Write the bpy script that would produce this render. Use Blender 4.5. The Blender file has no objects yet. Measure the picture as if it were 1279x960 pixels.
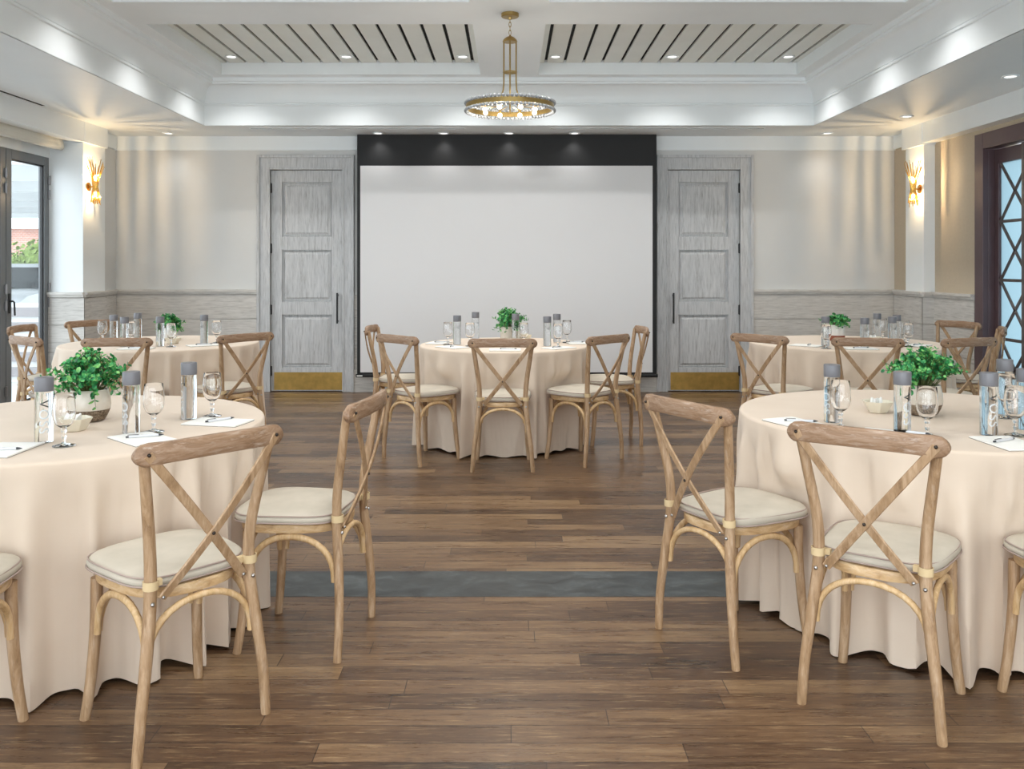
import bpy, math, random
from mathutils import Vector, Matrix

SC = bpy.context.scene
COL = SC.collection
PI = math.pi
random.seed(7)

# ------------------------------------------------------------------ camera, world, exposure
FPX, CXP, HYP = 1100.0, 636.0, 332.0        # focal length in px, axis x, horizon y (1279x960 frame)
CAMZ = 1.38
cam = bpy.data.cameras.new('camera')
cam.sensor_fit = 'HORIZONTAL'; cam.sensor_width = 36.0
cam.lens = FPX / 1279.0 * 36.0
cam.shift_x = (639.5 - CXP) / 1279.0
cam.shift_y = -(480.0 - HYP) / 1279.0
cam.clip_start = 0.05; cam.clip_end = 200
camo = bpy.data.objects.new('camera', cam); COL.objects.link(camo)
camo.location = (0, 0, CAMZ); camo.rotation_euler = (PI / 2, 0, 0)
SC.camera = camo

SC.view_settings.view_transform = 'Standard'
SC.view_settings.look = 'None'
SC.view_settings.gamma = 1.0
SC.view_settings.use_curve_mapping = False
SC.view_settings.exposure = 0.13
try:
    SC.cycles.use_denoising = True
    SC.cycles.max_bounces = 12
    SC.cycles.diffuse_bounces = 6
    SC.cycles.transparent_max_bounces = 24
    SC.cycles.transmission_bounces = 10
    SC.cycles.glossy_bounces = 4
    SC.cycles.caustics_reflective = False
    SC.cycles.caustics_refractive = False
    SC.cycles.sample_clamp_indirect = 6.0
except Exception:
    pass

WORLD_STRENGTH = 3.2
W = bpy.data.worlds.new('daylight'); SC.world = W; W.use_nodes = True
bg = W.node_tree.nodes['Background']
bg.inputs[0].default_value = (0.88, 0.95, 1.0, 1); bg.inputs[1].default_value = WORLD_STRENGTH

SUN = bpy.data.lights.new('hazy_sun', 'SUN'); SUN.energy = 1.9; SUN.angle = math.radians(65); SUN.color = (.95, .98, 1.0)
suno = bpy.data.objects.new('hazy_sun', SUN); COL.objects.link(suno)
suno.rotation_euler = Vector((.70, .52, -.50)).to_track_quat('-Z', 'Y').to_euler()
P_COFFER = 42.0      # watts of a downlight in the coffers
P_SOFFIT = 5.0       # downlights in the soffit
P_SCONCE = 7.5
P_BULB = 2.6

# ------------------------------------------------------------------ helpers
def lin(r, g, b):
    f = lambda c: (c / 255 / 12.92) if c / 255 <= 0.04045 else ((c / 255 + 0.055) / 1.055) ** 2.4
    return (f(r), f(g), f(b), 1.0)

class MB:
    """collects shapes into one mesh"""
    def __init__(s): s.v = []; s.f = []; s.m = []
    def add(s, vs, fs, mi=0):
        o = len(s.v); s.v += [tuple(v) for v in vs]
        s.f += [tuple(i + o for i in f) for f in fs]; s.m += [mi] * len(fs)
        return s
    def box(s, x0, x1, y0, y1, z0, z1, mi=0, M=None):
        vs = [Vector((x, y, z)) for x in (x0, x1) for y in (y0, y1) for z in (z0, z1)]
        if M: vs = [M @ v for v in vs]
        return s.add(vs, [(0, 1, 3, 2), (4, 6, 7, 5), (0, 4, 5, 1), (2, 3, 7, 6), (0, 2, 6, 4), (1, 5, 7, 3)], mi)
    def tube(s, pts, rad, n=10, ax=1.0, up=None, mi=0, closed=False):
        """round (or elliptic: second half-axis = rad*ax) section along points"""
        pts = [Vector(p) for p in pts]; N = len(pts)
        rads = rad if isinstance(rad, (list, tuple)) else [rad] * N
        vs = []; prev = Vector(up) if up else None
        for i, p in enumerate(pts):
            if closed: t = pts[(i + 1) % N] - pts[(i - 1) % N]
            else: t = pts[min(i + 1, N - 1)] - pts[max(i - 1, 0)]
            t.normalize()
            a = prev if prev is not None else (Vector((0, 0, 1)) if abs(t.z) < .9 else Vector((1, 0, 0)))
            a = (a - t * a.dot(t))
            if a.length < 1e-6: a = t.orthogonal()
            a.normalize(); b = t.cross(a)
            if not up: prev = a
            for k in range(n):
                an = 2 * PI * k / n
                vs.append(p + a * math.cos(an) * rads[i] + b * math.sin(an) * rads[i] * ax)
        fs = []
        rng = N if closed else N - 1
        for i in range(rng):
            j = (i + 1) % N
            for k in range(n):
                k2 = (k + 1) % n
                fs.append((i * n + k, i * n + k2, j * n + k2, j * n + k))
        if not closed:
            fs.append(tuple(range(n - 1, -1, -1))); fs.append(tuple((N - 1) * n + k for k in range(n)))
        return s.add(vs, fs, mi)
    def strip(s, pts, normals, w, t, mi=0):
        """flat bar of width w and thickness t; normals give the thickness direction"""
        pts = [Vector(p) for p in pts]; N = len(pts); vs = []
        for i, p in enumerate(pts):
            tt = (pts[min(i + 1, N - 1)] - pts[max(i - 1, 0)]).normalized()
            n = Vector(normals[i] if isinstance(normals, list) else normals)
            n = (n - tt * n.dot(tt)).normalized(); b = tt.cross(n)
            e = w / 2; h = t / 2; c = min(h * .6, e * .3)
            for (a, d) in ((-e + c, -h), (e - c, -h), (e, -h + c), (e, h - c), (e - c, h), (-e + c, h), (-e, h - c), (-e, -h + c)):
                vs.append(p + b * a + n * d)
        fs = [(i * 8 + k, i * 8 + (k + 1) % 8, i * 8 + 8 + (k + 1) % 8, i * 8 + 8 + k) for i in range(N - 1) for k in range(8)]
        fs += [tuple(range(7, -1, -1)), tuple((N - 1) * 8 + k for k in range(8))]
        return s.add(vs, fs, mi)
    def lathe(s, prof, n=24, c=(0, 0, 0), mi=0, ends=True):
        vs = []; N = len(prof)
        for r, z in prof:
            for k in range(n):
                a = 2 * PI * k / n
                vs.append((c[0] + r * math.cos(a), c[1] + r * math.sin(a), c[2] + z))
        mis = mi if isinstance(mi, list) else [mi] * (N - 1)
        for i in range(N - 1):
            fs = [(k, (k + 1) % n, n + (k + 1) % n, n + k) for k in range(n)]
            o = len(s.v) if i == 0 else o
            if i == 0:
                s.v += vs
            s.f += [tuple(q + o + i * n for q in f) for f in fs]; s.m += [mis[i]] * n
        if ends:
            s.f.append(tuple(o + k for k in range(n - 1, -1, -1))); s.m.append(mis[0])
            s.f.append(tuple(o + (N - 1) * n + k for k in range(n))); s.m.append(mis[-1])
        return s
    def loft(s, rings, mi=0, caps=True):
        n = len(rings[0]); vs = [p for r in rings for p in r]
        fs = [(i * n + k, i * n + (k + 1) % n, (i + 1) * n + (k + 1) % n, (i + 1) * n + k) for i in range(len(rings) - 1) for k in range(n)]
        if caps: fs += [tuple(range(n - 1, -1, -1)), tuple((len(rings) - 1) * n + k for k in range(n))]
        return s.add(vs, fs, mi)
    def ball(s, c, r, n=10, m=6, mi=0, sz=1.0):
        prof = [(max(r * math.sin(PI * i / m), r * .02), -r * sz * math.cos(PI * i / m)) for i in range(m + 1)]
        return s.lathe(prof, n, c, mi)
    def build(s, name, mats, parent=None, smooth=None, bevel=None):
        me = bpy.data.meshes.new(name)
        me.from_pydata(s.v, [], s.f); me.update()
        for m in (mats if isinstance(mats, (list, tuple)) else [mats]): me.materials.append(m)
        if any(s.m): me.polygons.foreach_set('material_index', s.m)
        if smooth:
            me.polygons.foreach_set('use_smooth', [True] * len(me.polygons))
            try: me.set_sharp_from_angle(angle=math.radians(smooth))
            except Exception: pass
        o = bpy.data.objects.new(name, me); COL.objects.link(o)
        if parent is not None: o.parent = parent
        if bevel:
            b = o.modifiers.new('bevel', 'BEVEL'); b.width = bevel; b.segments = 2; b.limit_method = 'ANGLE'
        return o

def tag(o, label, cat, group=None, kind=None):
    o['label'] = label; o['category'] = cat
    if group: o['group'] = group
    if kind: o['kind'] = kind
    return o
def empty(name, loc, rz=0):
    o = bpy.data.objects.new(name, None); COL.objects.link(o)
    o.location = loc; o.rotation_euler = (0, 0, rz); o.empty_display_size = .1
    return o
def copy_tree(o, parent=None):
    c = o.copy(); COL.objects.link(c)
    if parent is not None: c.parent = parent
    for ch in list(o.children): copy_tree(ch, c)
    return c
def struct(o):
    o['kind'] = 'structure'; return o
def place(first, k, loc, rz=0):
    o = first if k == 0 else copy_tree(first)
    o.location = loc; o.rotation_euler = (0, 0, rz); return o

# ------------------------------------------------------------------ materials
class N:
    def __init__(s, name):
        s.m = bpy.data.materials.new(name); s.m.use_nodes = True
        s.t = s.m.node_tree; s.b = s.t.nodes['Principled BSDF']; s.out = s.t.nodes['Material Output']
    def n(s, typ, **kw):
        nd = s.t.nodes.new(typ)
        for k, v in kw.items():
            if k in nd.inputs.keys(): nd.inputs[k].default_value = v
            else: setattr(nd, k, v)
        return nd
    def l(s, a, b): s.t.links.new(a, b)
    def coord(s, scale=(1, 1, 1), rot=(0, 0, 0), src='Object'):
        tc = s.n('ShaderNodeTexCoord'); mp = s.n('ShaderNodeMapping')
        mp.inputs['Scale'].default_value = scale; mp.inputs['Rotation'].default_value = rot
        s.l(tc.outputs[src], mp.inputs['Vector']); return mp.outputs['Vector']
    def noise(s, vec, scale, detail=4, rough=.55, dist=0):
        t = s.n('ShaderNodeTexNoise'); t.inputs['Scale'].default_value = scale; t.inputs['Detail'].default_value = detail
        t.inputs['Roughness'].default_value = rough; t.inputs['Distortion'].default_value = dist
        s.l(vec, t.inputs['Vector']); return t.outputs['Fac']
    def ramp(s, fac, stops):
        r = s.n('ShaderNodeValToRGB'); e = r.color_ramp.elements
        while len(e) < len(stops): e.new(.5)
        for k, (p, c) in enumerate(stops):
            e[k].position = p; e[k].color = c if len(c) == 4 else (*c, 1)
        s.l(fac, r.inputs['Fac']); return r.outputs['Color']
    def mix(s, fac, a, b, mode='MIX'):
        m = s.n('ShaderNodeMix'); m.data_type = 'RGBA'; m.blend_type = mode
        for sock, v in ((m.inputs['Factor'], fac), (m.inputs['A'] if False else m.inputs[6], a), (m.inputs[7], b)):
            if hasattr(v, 'is_linked') or hasattr(v, 'links'): s.l(v, sock)
            else: sock.default_value = v
        return m.outputs[2]
    def math(s, op, a, b):
        m = s.n('ShaderNodeMath'); m.operation = op
        for i, v in enumerate((a, b)):
            if hasattr(v, 'links'): s.l(v, m.inputs[i])
            else: m.inputs[i].default_value = v
        return m.outputs[0]
    def bump(s, h, strength=.2, dist=.01):
        b = s.n('ShaderNodeBump'); b.inputs['Strength'].default_value = strength; b.inputs['Distance'].default_value = dist
        s.l(h, b.inputs['Height']); s.l(b.outputs['Normal'], s.b.inputs['Normal'])
    def base(s, c):
        if hasattr(c, 'links'): s.l(c, s.b.inputs['Base Color'])
        else: s.b.inputs['Base Color'].default_value = c
    def set(s, **kw):
        for k, v in kw.items(): s.b.inputs[k.replace('_', ' ')].default_value = v
        return s

def paint(name, c, rough=.55, var=.03, scale=3, bump=0.0):
    k = N(name); f = k.noise(k.coord(), scale, 5)
    c2 = tuple(x * (1 - var * 2) for x in c[:3]) + (1,)
    k.base(k.ramp(f, [(.3, c2), (.7, c)])); k.set(Roughness=rough)
    if bump: k.bump(k.noise(k.coord(), 120, 2), bump, .002)
    return k.m
def metal(name, c, rough=.3, var=.1):
    k = N(name); f = k.noise(k.coord(), 14, 4)
    k.base(k.ramp(f, [(.3, tuple(x * (1 - var) for x in c[:3]) + (1,)), (.7, c)])); k.set(Roughness=rough, Metallic=1.0)
    return k.m
def washed(name, stretch, dark, mid, light, rough=.6):
    """limed timber: long streaks along one axis"""
    k = N(name); v = k.coord(stretch)
    a = k.noise(v, 4.5, 8, .65, .4); b = k.noise(k.coord(tuple(x * .35 for x in stretch)), 2.2, 3)
    c = k.ramp(a, [(.26, dark), (.46, mid), (.66, light)])
    c2 = k.mix(k.math('MULTIPLY', b, .45), c, mid)
    k.base(c2); k.set(Roughness=rough); k.bump(a, .25, .004)
    return k.m
def chair_wood(name, dark, mid, light, vary=.25, pale=.35, st=(16, 16, 2.2)):
    k = N(name)
    oi = k.n('ShaderNodeObjectInfo')
    v = k.coord(st, src='Object')
    a = k.noise(v, 3.2, 8, .68, .6); b = k.noise(k.coord((6, 6, 6)), 1.6, 3)
    c = k.ramp(a, [(.28, dark), (.5, mid), (.72, light)])
    w = k.ramp(k.noise(k.coord(tuple(q * 2 for q in st)), 2.5, 6, .7), [(.55, (0, 0, 0, 1)), (.75, (1, 1, 1, 1))])
    c = k.mix(k.math('MULTIPLY', w, pale), c, lin(222, 208, 194))
    c = k.mix(k.math('MULTIPLY', b, vary), c, tuple(x * .72 for x in mid[:3]) + (1,))
    k.base(c); k.set(Roughness=.5); k.bump(a, .3, .002)
    return k.m
def glass_thin(name, tint=(1, 1, 1, 1), ior=1.45, rough=0.0, face=.04):
    """thin clear wall: lets light straight through and mirrors at the rim"""
    k = N(name); tr = k.n('ShaderNodeBsdfTransparent'); tr.inputs[0].default_value = tint
    gl = k.n('ShaderNodeBsdfGlossy'); gl.inputs['Roughness'].default_value = max(rough, .02)
    fr = k.n('ShaderNodeLayerWeight'); fr.inputs['Blend'].default_value = .25
    f = k.math('ADD', k.math('MULTIPLY', k.math('POWER', fr.outputs['Facing'], 2.0), .75), face)
    mx = k.n('ShaderNodeMixShader'); k.l(f, mx.inputs[0]); k.l(tr.outputs[0], mx.inputs[1]); k.l(gl.outputs[0], mx.inputs[2])
    k.l(mx.outputs[0], k.out.inputs['Surface']); return k.m
def glass_solid(name, ior=1.4, tint=(1, 1, 1, 1)):
    k = N(name); k.base(tint); k.set(Roughness=0.0, IOR=ior); k.b.inputs['Transmission Weight'].default_value = 1.0
    return k.m
def emit(name, c, s):
    k = N(name); k.base((0, 0, 0, 1)); k.b.inputs['Emission Color'].default_value = c; k.b.inputs['Emission Strength'].default_value = s
    return k.m

M = {}
M['ceil'] = paint('white ceiling paint', lin(240, 245, 247), .5, .015)
M['gloss_white'] = paint('satin white trim paint', lin(238, 243, 245), .3, .015)
M['wall'] = paint('off white wall paint', lin(216, 217, 216), .6, .015)
M['tan_wall'] = paint('tan wall covering', lin(196, 182, 160), .7, .03, 40)
M['slat'] = paint('cream ceiling boards', lin(234, 236, 230), .5, .03)
M['void'] = paint('black void', lin(14, 14, 14), .8)
gd, gm, gl_ = lin(140, 139, 138), lin(192, 194, 196), lin(214, 215, 216)
M['wash_v'] = washed('limed timber upright grain', (14, 14, 1.3), gd, gm, gl_)
M['wash_h'] = washed('limed timber level grain', (1.3, 14, 16), lin(156, 152, 146), lin(202, 199, 194), lin(222, 219, 214))
M['wash_hy'] = washed('limed timber level grain side', (14, 1.3, 16), lin(156, 152, 146), lin(202, 199, 194), lin(222, 219, 214))
M['black_metal'] = paint('black metal', lin(22, 22, 24), .4)
M['lattice'] = paint('grey brown lattice bars', lin(96, 88, 86), .4, .05)
M['dark_frame'] = paint('dark grey aluminium', lin(120, 124, 128), .4, .05)
M['plum'] = paint('dark plum brown timber', lin(92, 72, 76), .35, .08, 6)
M['brass'] = metal('brushed brass', lin(172, 146, 92), .33)
M['brass_plate'] = metal('worn brass plate', lin(222, 188, 112), .42, .25)
M['gold'] = metal('polished gold', lin(226, 178, 92), .25)
M['steel'] = metal('steel', lin(150, 150, 152), .3)
M['screen_white'] = paint('matte white screen', lin(226, 226, 227), .7, .01, 1)
M['screen_black'] = paint('black screen mask', lin(9, 9, 11), .6)
M['frost'] = None
M['wood'] = chair_wood('weathered oak', lin(122, 92, 62), lin(170, 138, 104), lin(200, 172, 142))
M['wood_bent'] = chair_wood('pale bent beech', lin(166, 130, 86), lin(206, 172, 126), lin(224, 198, 160), .15, .25)
M['wood_rail'] = chair_wood('grey weathered oak rail', lin(108, 80, 58), lin(150, 119, 92), lin(182, 157, 136), .25, .7, (2.4, 16, 16))
M['wood_seat'] = chair_wood('pale beech seat ring', lin(166, 130, 86), lin(204, 170, 126), lin(224, 198, 160), .15, .4, (5, 5, 14))
M['strap'] = paint('cream webbing', lin(214, 190, 148), .8)
M['screw'] = metal('dark screw', lin(70, 64, 60), .4)
M['bolt'] = metal('bright bolt', lin(180, 178, 176), .3)

k = N('canvas cushion'); f = k.noise(k.coord(), 7, 5); w = k.noise(k.coord(), 260, 2)
k.base(k.ramp(f, [(.3, lin(178, 170, 155)), (.7, lin(196, 187, 172))])); k.set(Roughness=.9); k.bump(w, .15, .002); M['cushion'] = k.m
M['piping'] = paint('cushion piping', lin(168, 150, 140), .9)

k = N('beige linen tablecloth'); f = k.noise(k.coord(), 2.5, 3); w = k.noise(k.coord(), 300, 2)
k.base(k.ramp(f, [(.3, lin(212, 194, 175)), (.7, lin(220, 203, 185))])); k.set(Roughness=.85)
k.b.inputs['Sheen Weight'].default_value = .15; k.bump(w, .12, .002); M['cloth'] = k.m

# timber plank floor, boards run along x
k = N('hand scraped plank floor'); v = k.coord()
br = k.n('ShaderNodeTexBrick'); 
sx = k.n('ShaderNodeSeparateXYZ'); k.l(v, sx.inputs[0])
row = k.math('FLOOR', k.math('DIVIDE', sx.outputs[1], .098), 0.0)
wn = k.n('ShaderNodeTexWhiteNoise'); wn.noise_dimensions = '1D'; k.l(row, wn.inputs['W'])
cb = k.n('ShaderNodeCombineXYZ'); k.l(k.math('ADD', sx.outputs[0], k.math('MULTIPLY', wn.outputs['Value'], 7.3)), cb.inputs[0]); k.l(sx.outputs[1], cb.inputs[1])
k.l(cb.outputs[0], br.inputs['Vector'])
br.offset = 0.0; br.offset_frequency = 2; br.squash = 1.0
for a_, b_ in (('Scale', 1.0), ('Mortar Size', .0016), ('Mortar Smooth', .1), ('Bias', 0.0), ('Brick Width', 1.05), ('Row Height', .098)):
    br.inputs[a_].default_value = b_
br.inputs['Color1'].default_value = (0, 0, 0, 1); br.inputs['Color2'].default_value = (1, 1, 1, 1); br.inputs['Mortar'].default_value = (.0, .0, .0, 1)

def fl(sc):
    mp = k.n('ShaderNodeMapping'); mp.inputs['Scale'].default_value = sc; k.l(cb.outputs[0], mp.inputs['Vector']); return mp.outputs['Vector']
g1 = k.noise(fl((1.1, 13, 1)), 2.4, 10, .72, .6)
g2 = k.noise(fl((1.5, 20, 1)), 5, 6, .7, .3)
g3 = k.noise(k.coord((1, 2.5, 1)), 1.4, 3)
tone = k.math('ADD', k.math('MULTIPLY', br.outputs['Color'], .30), k.math('ADD', k.math('MULTIPLY', g1, .62), k.math('MULTIPLY', g3, .25)))
c = k.ramp(tone, [(.34, lin(50, 36, 27)), (.50, lin(85, 62, 45)), (.64, lin(113, 86, 62)), (.82, lin(150, 122, 90))])
hi = k.ramp(g2, [(.54, (0, 0, 0, 1)), (.68, (1, 1, 1, 1))])
c = k.mix(k.math('MULTIPLY', hi, .72), c, lin(168, 140, 104))
lo = k.ramp(k.noise(fl((8, 34, 1)), 4, 5, .75), [(.32, (1, 1, 1, 1)), (.45, (0, 0, 0, 1))])
c = k.mix(k.math('MULTIPLY', lo, .6), c, lin(48, 36, 30))
fine = k.ramp(k.noise(fl((5, 120, 1)), 3, 4, .8), [(.40, (0, 0, 0, 1)), (.62, (1, 1, 1, 1))])
c = k.mix(k.math('MULTIPLY', fine, .22), c, lin(44, 34, 28))
c = k.mix(k.math('MULTIPLY', br.outputs['Fac'], .8), c, lin(40, 30, 26))
k.base(c)
rr = k.ramp(g1, [(.3, (.23, .23, .23, 1)), (.7, (.38, .38, .38, 1))]); k.l(rr, k.b.inputs['Roughness'])
hh = k.math('SUBTRACT', k.math('MULTIPLY', g1, .5), br.outputs['Fac']); k.bump(hh, .22, .004)
M['floor'] = k.m
k = N('slate inlay'); f = k.noise(k.coord((2, 3, 1)), 4, 7, .6, .8)
k.base(k.ramp(f, [(.3, lin(40, 43, 44)), (.55, lin(64, 69, 70)), (.75, lin(92, 98, 99))])); k.set(Roughness=.36); k.bump(f, .2, .004); M['slate'] = k.m

M['pane'] = glass_thin('window pane', (.97, .99, 1, 1), face=.03)
M['goblet'] = glass_thin('goblet glass', (.985, .99, .99, 1), face=.02)
M['stem'] = glass_solid('solid clear glass', 1.45)
M['bottle'] = glass_solid('water filled bottle', 1.33, (.97, .985, .985, 1))
M['cap'] = paint('grey satin cap', lin(116, 116, 121), .35, .03)
M['print'] = paint('pale grey print', lin(214, 218, 220), .6)
M['paper'] = paint('white paper', lin(240, 240, 236), .8, .01)
M['board'] = paint('grey board', lin(120, 112, 104), .8)
M['pen'] = paint('white pen barrel', lin(214, 216, 220), .3)
M['pen_dark'] = paint('dark pen fittings', lin(52, 54, 60), .35)
M['bowl'] = paint('cream glazed ceramic', lin(232, 226, 208), .25, .02)
M['packet'] = paint('white sachet', lin(242, 242, 240), .7)
k = N('speckled beige glaze'); f = k.noise(k.coord(), 10, 6, .6)
k.base(k.ramp(f, [(.35, lin(206, 196, 182)), (.65, lin(226, 219, 208))])); k.set(Roughness=.15); M['glaze'] = k.m
k = N('raw speckled stoneware'); f = k.noise(k.coord(), 110, 4, .7)
k.base(k.ramp(f, [(.38, lin(84, 70, 56)), (.52, lin(128, 112, 94)), (.68, lin(176, 160, 138))])); k.set(Roughness=.8); k.bump(f, .5, .003); M['stoneware'] = k.m
M['white_pot'] = paint('white glazed pot', lin(228, 226, 222), .25)
M['terracotta'] = paint('terracotta', lin(150, 80, 58), .7, .08)
M['soil'] = paint('dark soil', lin(46, 36, 28), .9, .2, 60)
k = N('eucalyptus leaf'); f = k.noise(k.coord((1, 1, 1)), 38, 3)
k.base(k.ramp(f, [(.36, lin(16, 84, 46)), (.5, lin(44, 148, 80)), (.64, lin(140, 204, 116))])); k.set(Roughness=.5)
M['leaf'] = k.m
M['twig'] = paint('green twig', lin(96, 104, 58), .7)
M['shade_fabric'] = paint('cream roman shade', lin(216, 214, 204), .85, .02)
M['bead'] = paint('clear crystal bead', lin(176, 180, 184), .06)
M['bead'].node_tree.nodes['Principled BSDF'].inputs['Transmission Weight'].default_value = .35
M['bulb'] = emit('lit frosted bulb', (1, .86, .62, 1), 5)
M['bulb_s'] = emit('lit sconce bulb', (1, .74, .40, 1), 16)
M['lens'] = emit('lit downlight lens', (1, .96, .9, 1), 2.2)
k = N('frosted daylight glass')
tl = k.n('ShaderNodeBsdfTranslucent'); tl.inputs[0].default_value = lin(172, 188, 194)
gs = k.n('ShaderNodeBsdfGlossy'); gs.inputs['Roughness'].default_value = .25
mx = k.n('ShaderNodeMixShader'); mx.inputs[0].default_value = .06
k.l(tl.outputs[0], mx.inputs[1]); k.l(gs.outputs[0], mx.inputs[2]); k.l(mx.outputs[0], k.out.inputs['Surface']); M['frost'] = k.m

# ------------------------------------------------------------------ room shell
YB = 9.67; YF = -1.6                 # back wall, open end behind the camera
ZS = 2.80                            # soffit
XL, XR = -4.32, 4.23                 # side walls beside the back wall
XP_L, XP_R = -4.20, 4.12             # room faces of the pilasters
XG = -4.56                           # glazed left side

struct(MB().box(-4.9, 4.6, YF, YB + .2, -.1, 0).build('floor', M['floor']))
struct(MB().box(-4.5, 4.2, 3.675, 3.98, -.01, .0012).build('trim_1', M['slate']))

DL = (-2.619, -1.828); DR = (1.740, 2.531); DTOP = 2.435
b = MB()
for x0, x1 in ((-4.63, DL[0]), (DL[1], DR[0]), (DR[1], 4.6)): b.box(x0, x1, YB, YB + .15, 0, ZS + .1)
for d in (DL, DR): b.box(d[0], d[1], YB, YB + .15, DTOP, ZS + .1)
b.box(-4.63, 4.6, YB + .15, YB + .2, 0, ZS + .1)
struct(b.build('wall_back', M['wall']))

# crown band on the back wall
b = MB(); b.box(XL, XR, YB - .02, YB, 2.655, ZS); b.box(XL, XR, YB - .028, YB, 2.645, 2.665)
struct(b.build('trim_2', M['gloss_white']))

def dado(x0, x1, y0, y1, axis, s, n=(), cap=.022):
    """boarded wainscot: planks with grooves and a cap; axis 'x' = along x at y0 (towards -y)"""
    b = MB(); th = .018
    zs = [.13, .415, .70, .985]
    for i, z0 in enumerate([0.264, .534, .804]):
        z1 = z0 + .260
        if axis == 'x': b.box(x0, x1, y0 - th, y0, z0, z1)
        else: b.box(min(x0, x0 + s * th), max(x0, x0 + s * th), y0, y1, z0, z1)
    def bar(z0, z1, t):
        if axis == 'x': b.box(x0, x1, y0 - t, y0, z0, z1)
        else: b.box(min(x0, x0 + s * t), max(x0, x0 + s * t), y0, y1, z0, z1)
    bar(0, .252, th + .010); bar(1.072, 1.098, th + .016); bar(1.098, 1.122, th + .03)
    bar(.12, 1.075, .002)
    return b
t = 3
for x0, x1 in ((XL, -2.765), (2.675, XR)):
    struct(dado(x0, x1, YB, 0, 'x', 1).build('trim_%d' % t, M['wash_h'], smooth=30)); t += 1
# low skirting below the screen
b = MB(); b.box(-1.70, 1.617, YB - .028, YB, 0, .252)
for z in (.264, .534, .804): b.box(-1.70, 1.617, YB - .018, YB, z, z + .260)
struct(b.build('baseboard_back', M['wash_h']))

# right wall: short return, pilaster, tan wall, header, casing
struct(MB().box(XR, 4.6, 7.97, YB, 0, ZS + .1).box(XR, 4.6, YF, 7.97, 2.56, ZS + .1).box(XR, 4.6, YF, 4.6, 0, 2.56).build('wall_right', M['tan_wall']))
struct(MB().box(XP_R, XR, 8.75, 9.15, 0, ZS).build('trim_%d' % t, M['gloss_white'])); t += 1
b = MB(); b.box(XP_R - .02, XR, YF, 9.17, 2.60, ZS); b.box(XR - .025, XR, 9.17, YB - .03, 2.655, ZS)
b.box(XP_R - .03, XR, 8.735, 9.18, 2.585, ZS)
struct(b.build('trim_%d' % t, M['gloss_white'])); t += 1
struct(dado(XR, 0, 7.98, 8.75, 'y', -1).build('trim_%d' % t, M['wash_hy'])); t += 1
struct(dado(XR, 0, 9.15, YB - .03, 'y', -1).build('trim_%d' % t, M['wash_hy'])); t += 1
struct(dado(XP_R, 0, 8.74, 9.16, 'y', -1).build('trim_%d' % t, M['wash_hy'])); t += 1
struct(dado(XP_R - .018, XR, 8.75, 0, 'x', -1).build('trim_%d' % t, M['wash_h'])); t += 1

# left wall: pilaster block, short return, header above the glazing
struct(MB().box(-4.63, XL, 9.15, YB, 0, ZS + .1).box(-4.66, XG - .06, YF, 8.68, 2.455, ZS + .1).box(-4.66, XG - .06, YF, .3, 0, 2.455).build('wall_left', M['wall']))
struct(MB().box(-4.61, XP_L, 8.68, 9.15, 0, ZS).build('trim_%d' % t, M['gloss_white'])); t += 1
b = MB(); b.box(XP_L - .12, XP_L + .02, YF, 8.68, 2.60, ZS); b.box(XP_L - .4, XP_L + .025, 8.67, 9.16, 2.60, ZS); b.box(XL, XL + .025, 9.16, YB - .03, 2.655, ZS)
b.box(XG - .06, XG + .03, YF, 8.68, 2.445, 2.63)
struct(b.build('trim_%d' % t, M['gloss_white'])); t += 1
struct(dado(XP_L, 0, 8.67, 9.16, 'y', 1).build('trim_%d' % t, M['wash_hy'])); t += 1
struct(dado(XG + .012, XP_L + .018, 8.68, 0, 'x', 1).build('trim_%d' % t, M['wash_h'])); t += 1
struct(dado(XL, 0, 9.16, YB - .03, 'y', 1).build('trim_%d' % t, M['wash_hy'])); t += 1

# ceiling: soffit round a tray with crown, beams and slatted coffers
TX, TY = 3.09, 8.93; ZB, ZC = 3.27, 3.385
b = MB()
b.box(-4.9, -TX, YF, YB + .2, ZS, ZS + .004); b.box(TX, 4.6, YF, YB + .2, ZS, ZS + .004); b.box(-TX, TX, TY, YB + .2, ZS, ZS + .004)
b.box(-4.9, -TX - .03, YF, YB + .2, ZS + .004, ZS + .15); b.box(TX + .03, 4.6, YF, YB + .2, ZS + .004, ZS + .15); b.box(-TX - .03, TX + .03, TY + .03, YB + .2, ZS + .004, ZS + .15)
struct(b.build('ceiling', M['ceil']))
def sweep(prof):
    """profile (inset, z) carried round left, back and right side of the tray"""
    b = MB(); rings = []
    for i, zz in prof:
        rings.append([(-TX + i, YF, zz), (-TX + i, TY - i, zz), (TX - i, TY - i, zz), (TX - i, YF, zz)])
    n = len(rings)
    vs = [p for r in rings for p in r]
    fs = [(q * 4 + s_, q * 4 + s_ + 1, q * 4 + s_ + 5, q * 4 + s_ + 4) for q in range(n - 1) for s_ in range(3)]
    return b.add(vs, fs)
prof = [(0, 2.8005), (0, 3.0), (.012, 3.005), (.012, 3.02), (.004, 3.025)]
for q in range(9):                    # cove
    a = PI / 2 * q / 8
    prof.append((.012 + .10 * (1 - math.cos(a)), 3.03 + .17 * math.sin(a)))
prof += [(.118, 3.205), (.118, 3.225), (.13, 3.23), (.13, 3.262), (.14, ZB), (.14, ZB + .3)]
struct(sweep(prof).build('trim_%d' % t, M['gloss_white'], smooth=25)); t += 1
cy = [(6.89, 8.70), (4.52, 6.31), (2.15, 3.94), (-.22, 1.57)]
cx = [(-2.84, -.285), (.285, 2.84)]
b = MB()
xs = [-TX + .10, -2.84, -.285, .285, 2.84, TX - .10]
for x0, x1 in ((xs[0], xs[1]), (xs[2], xs[3]), (xs[4], xs[5])): b.box(x0, x1, YF, TY - .10, ZB, ZC + .1)
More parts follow.
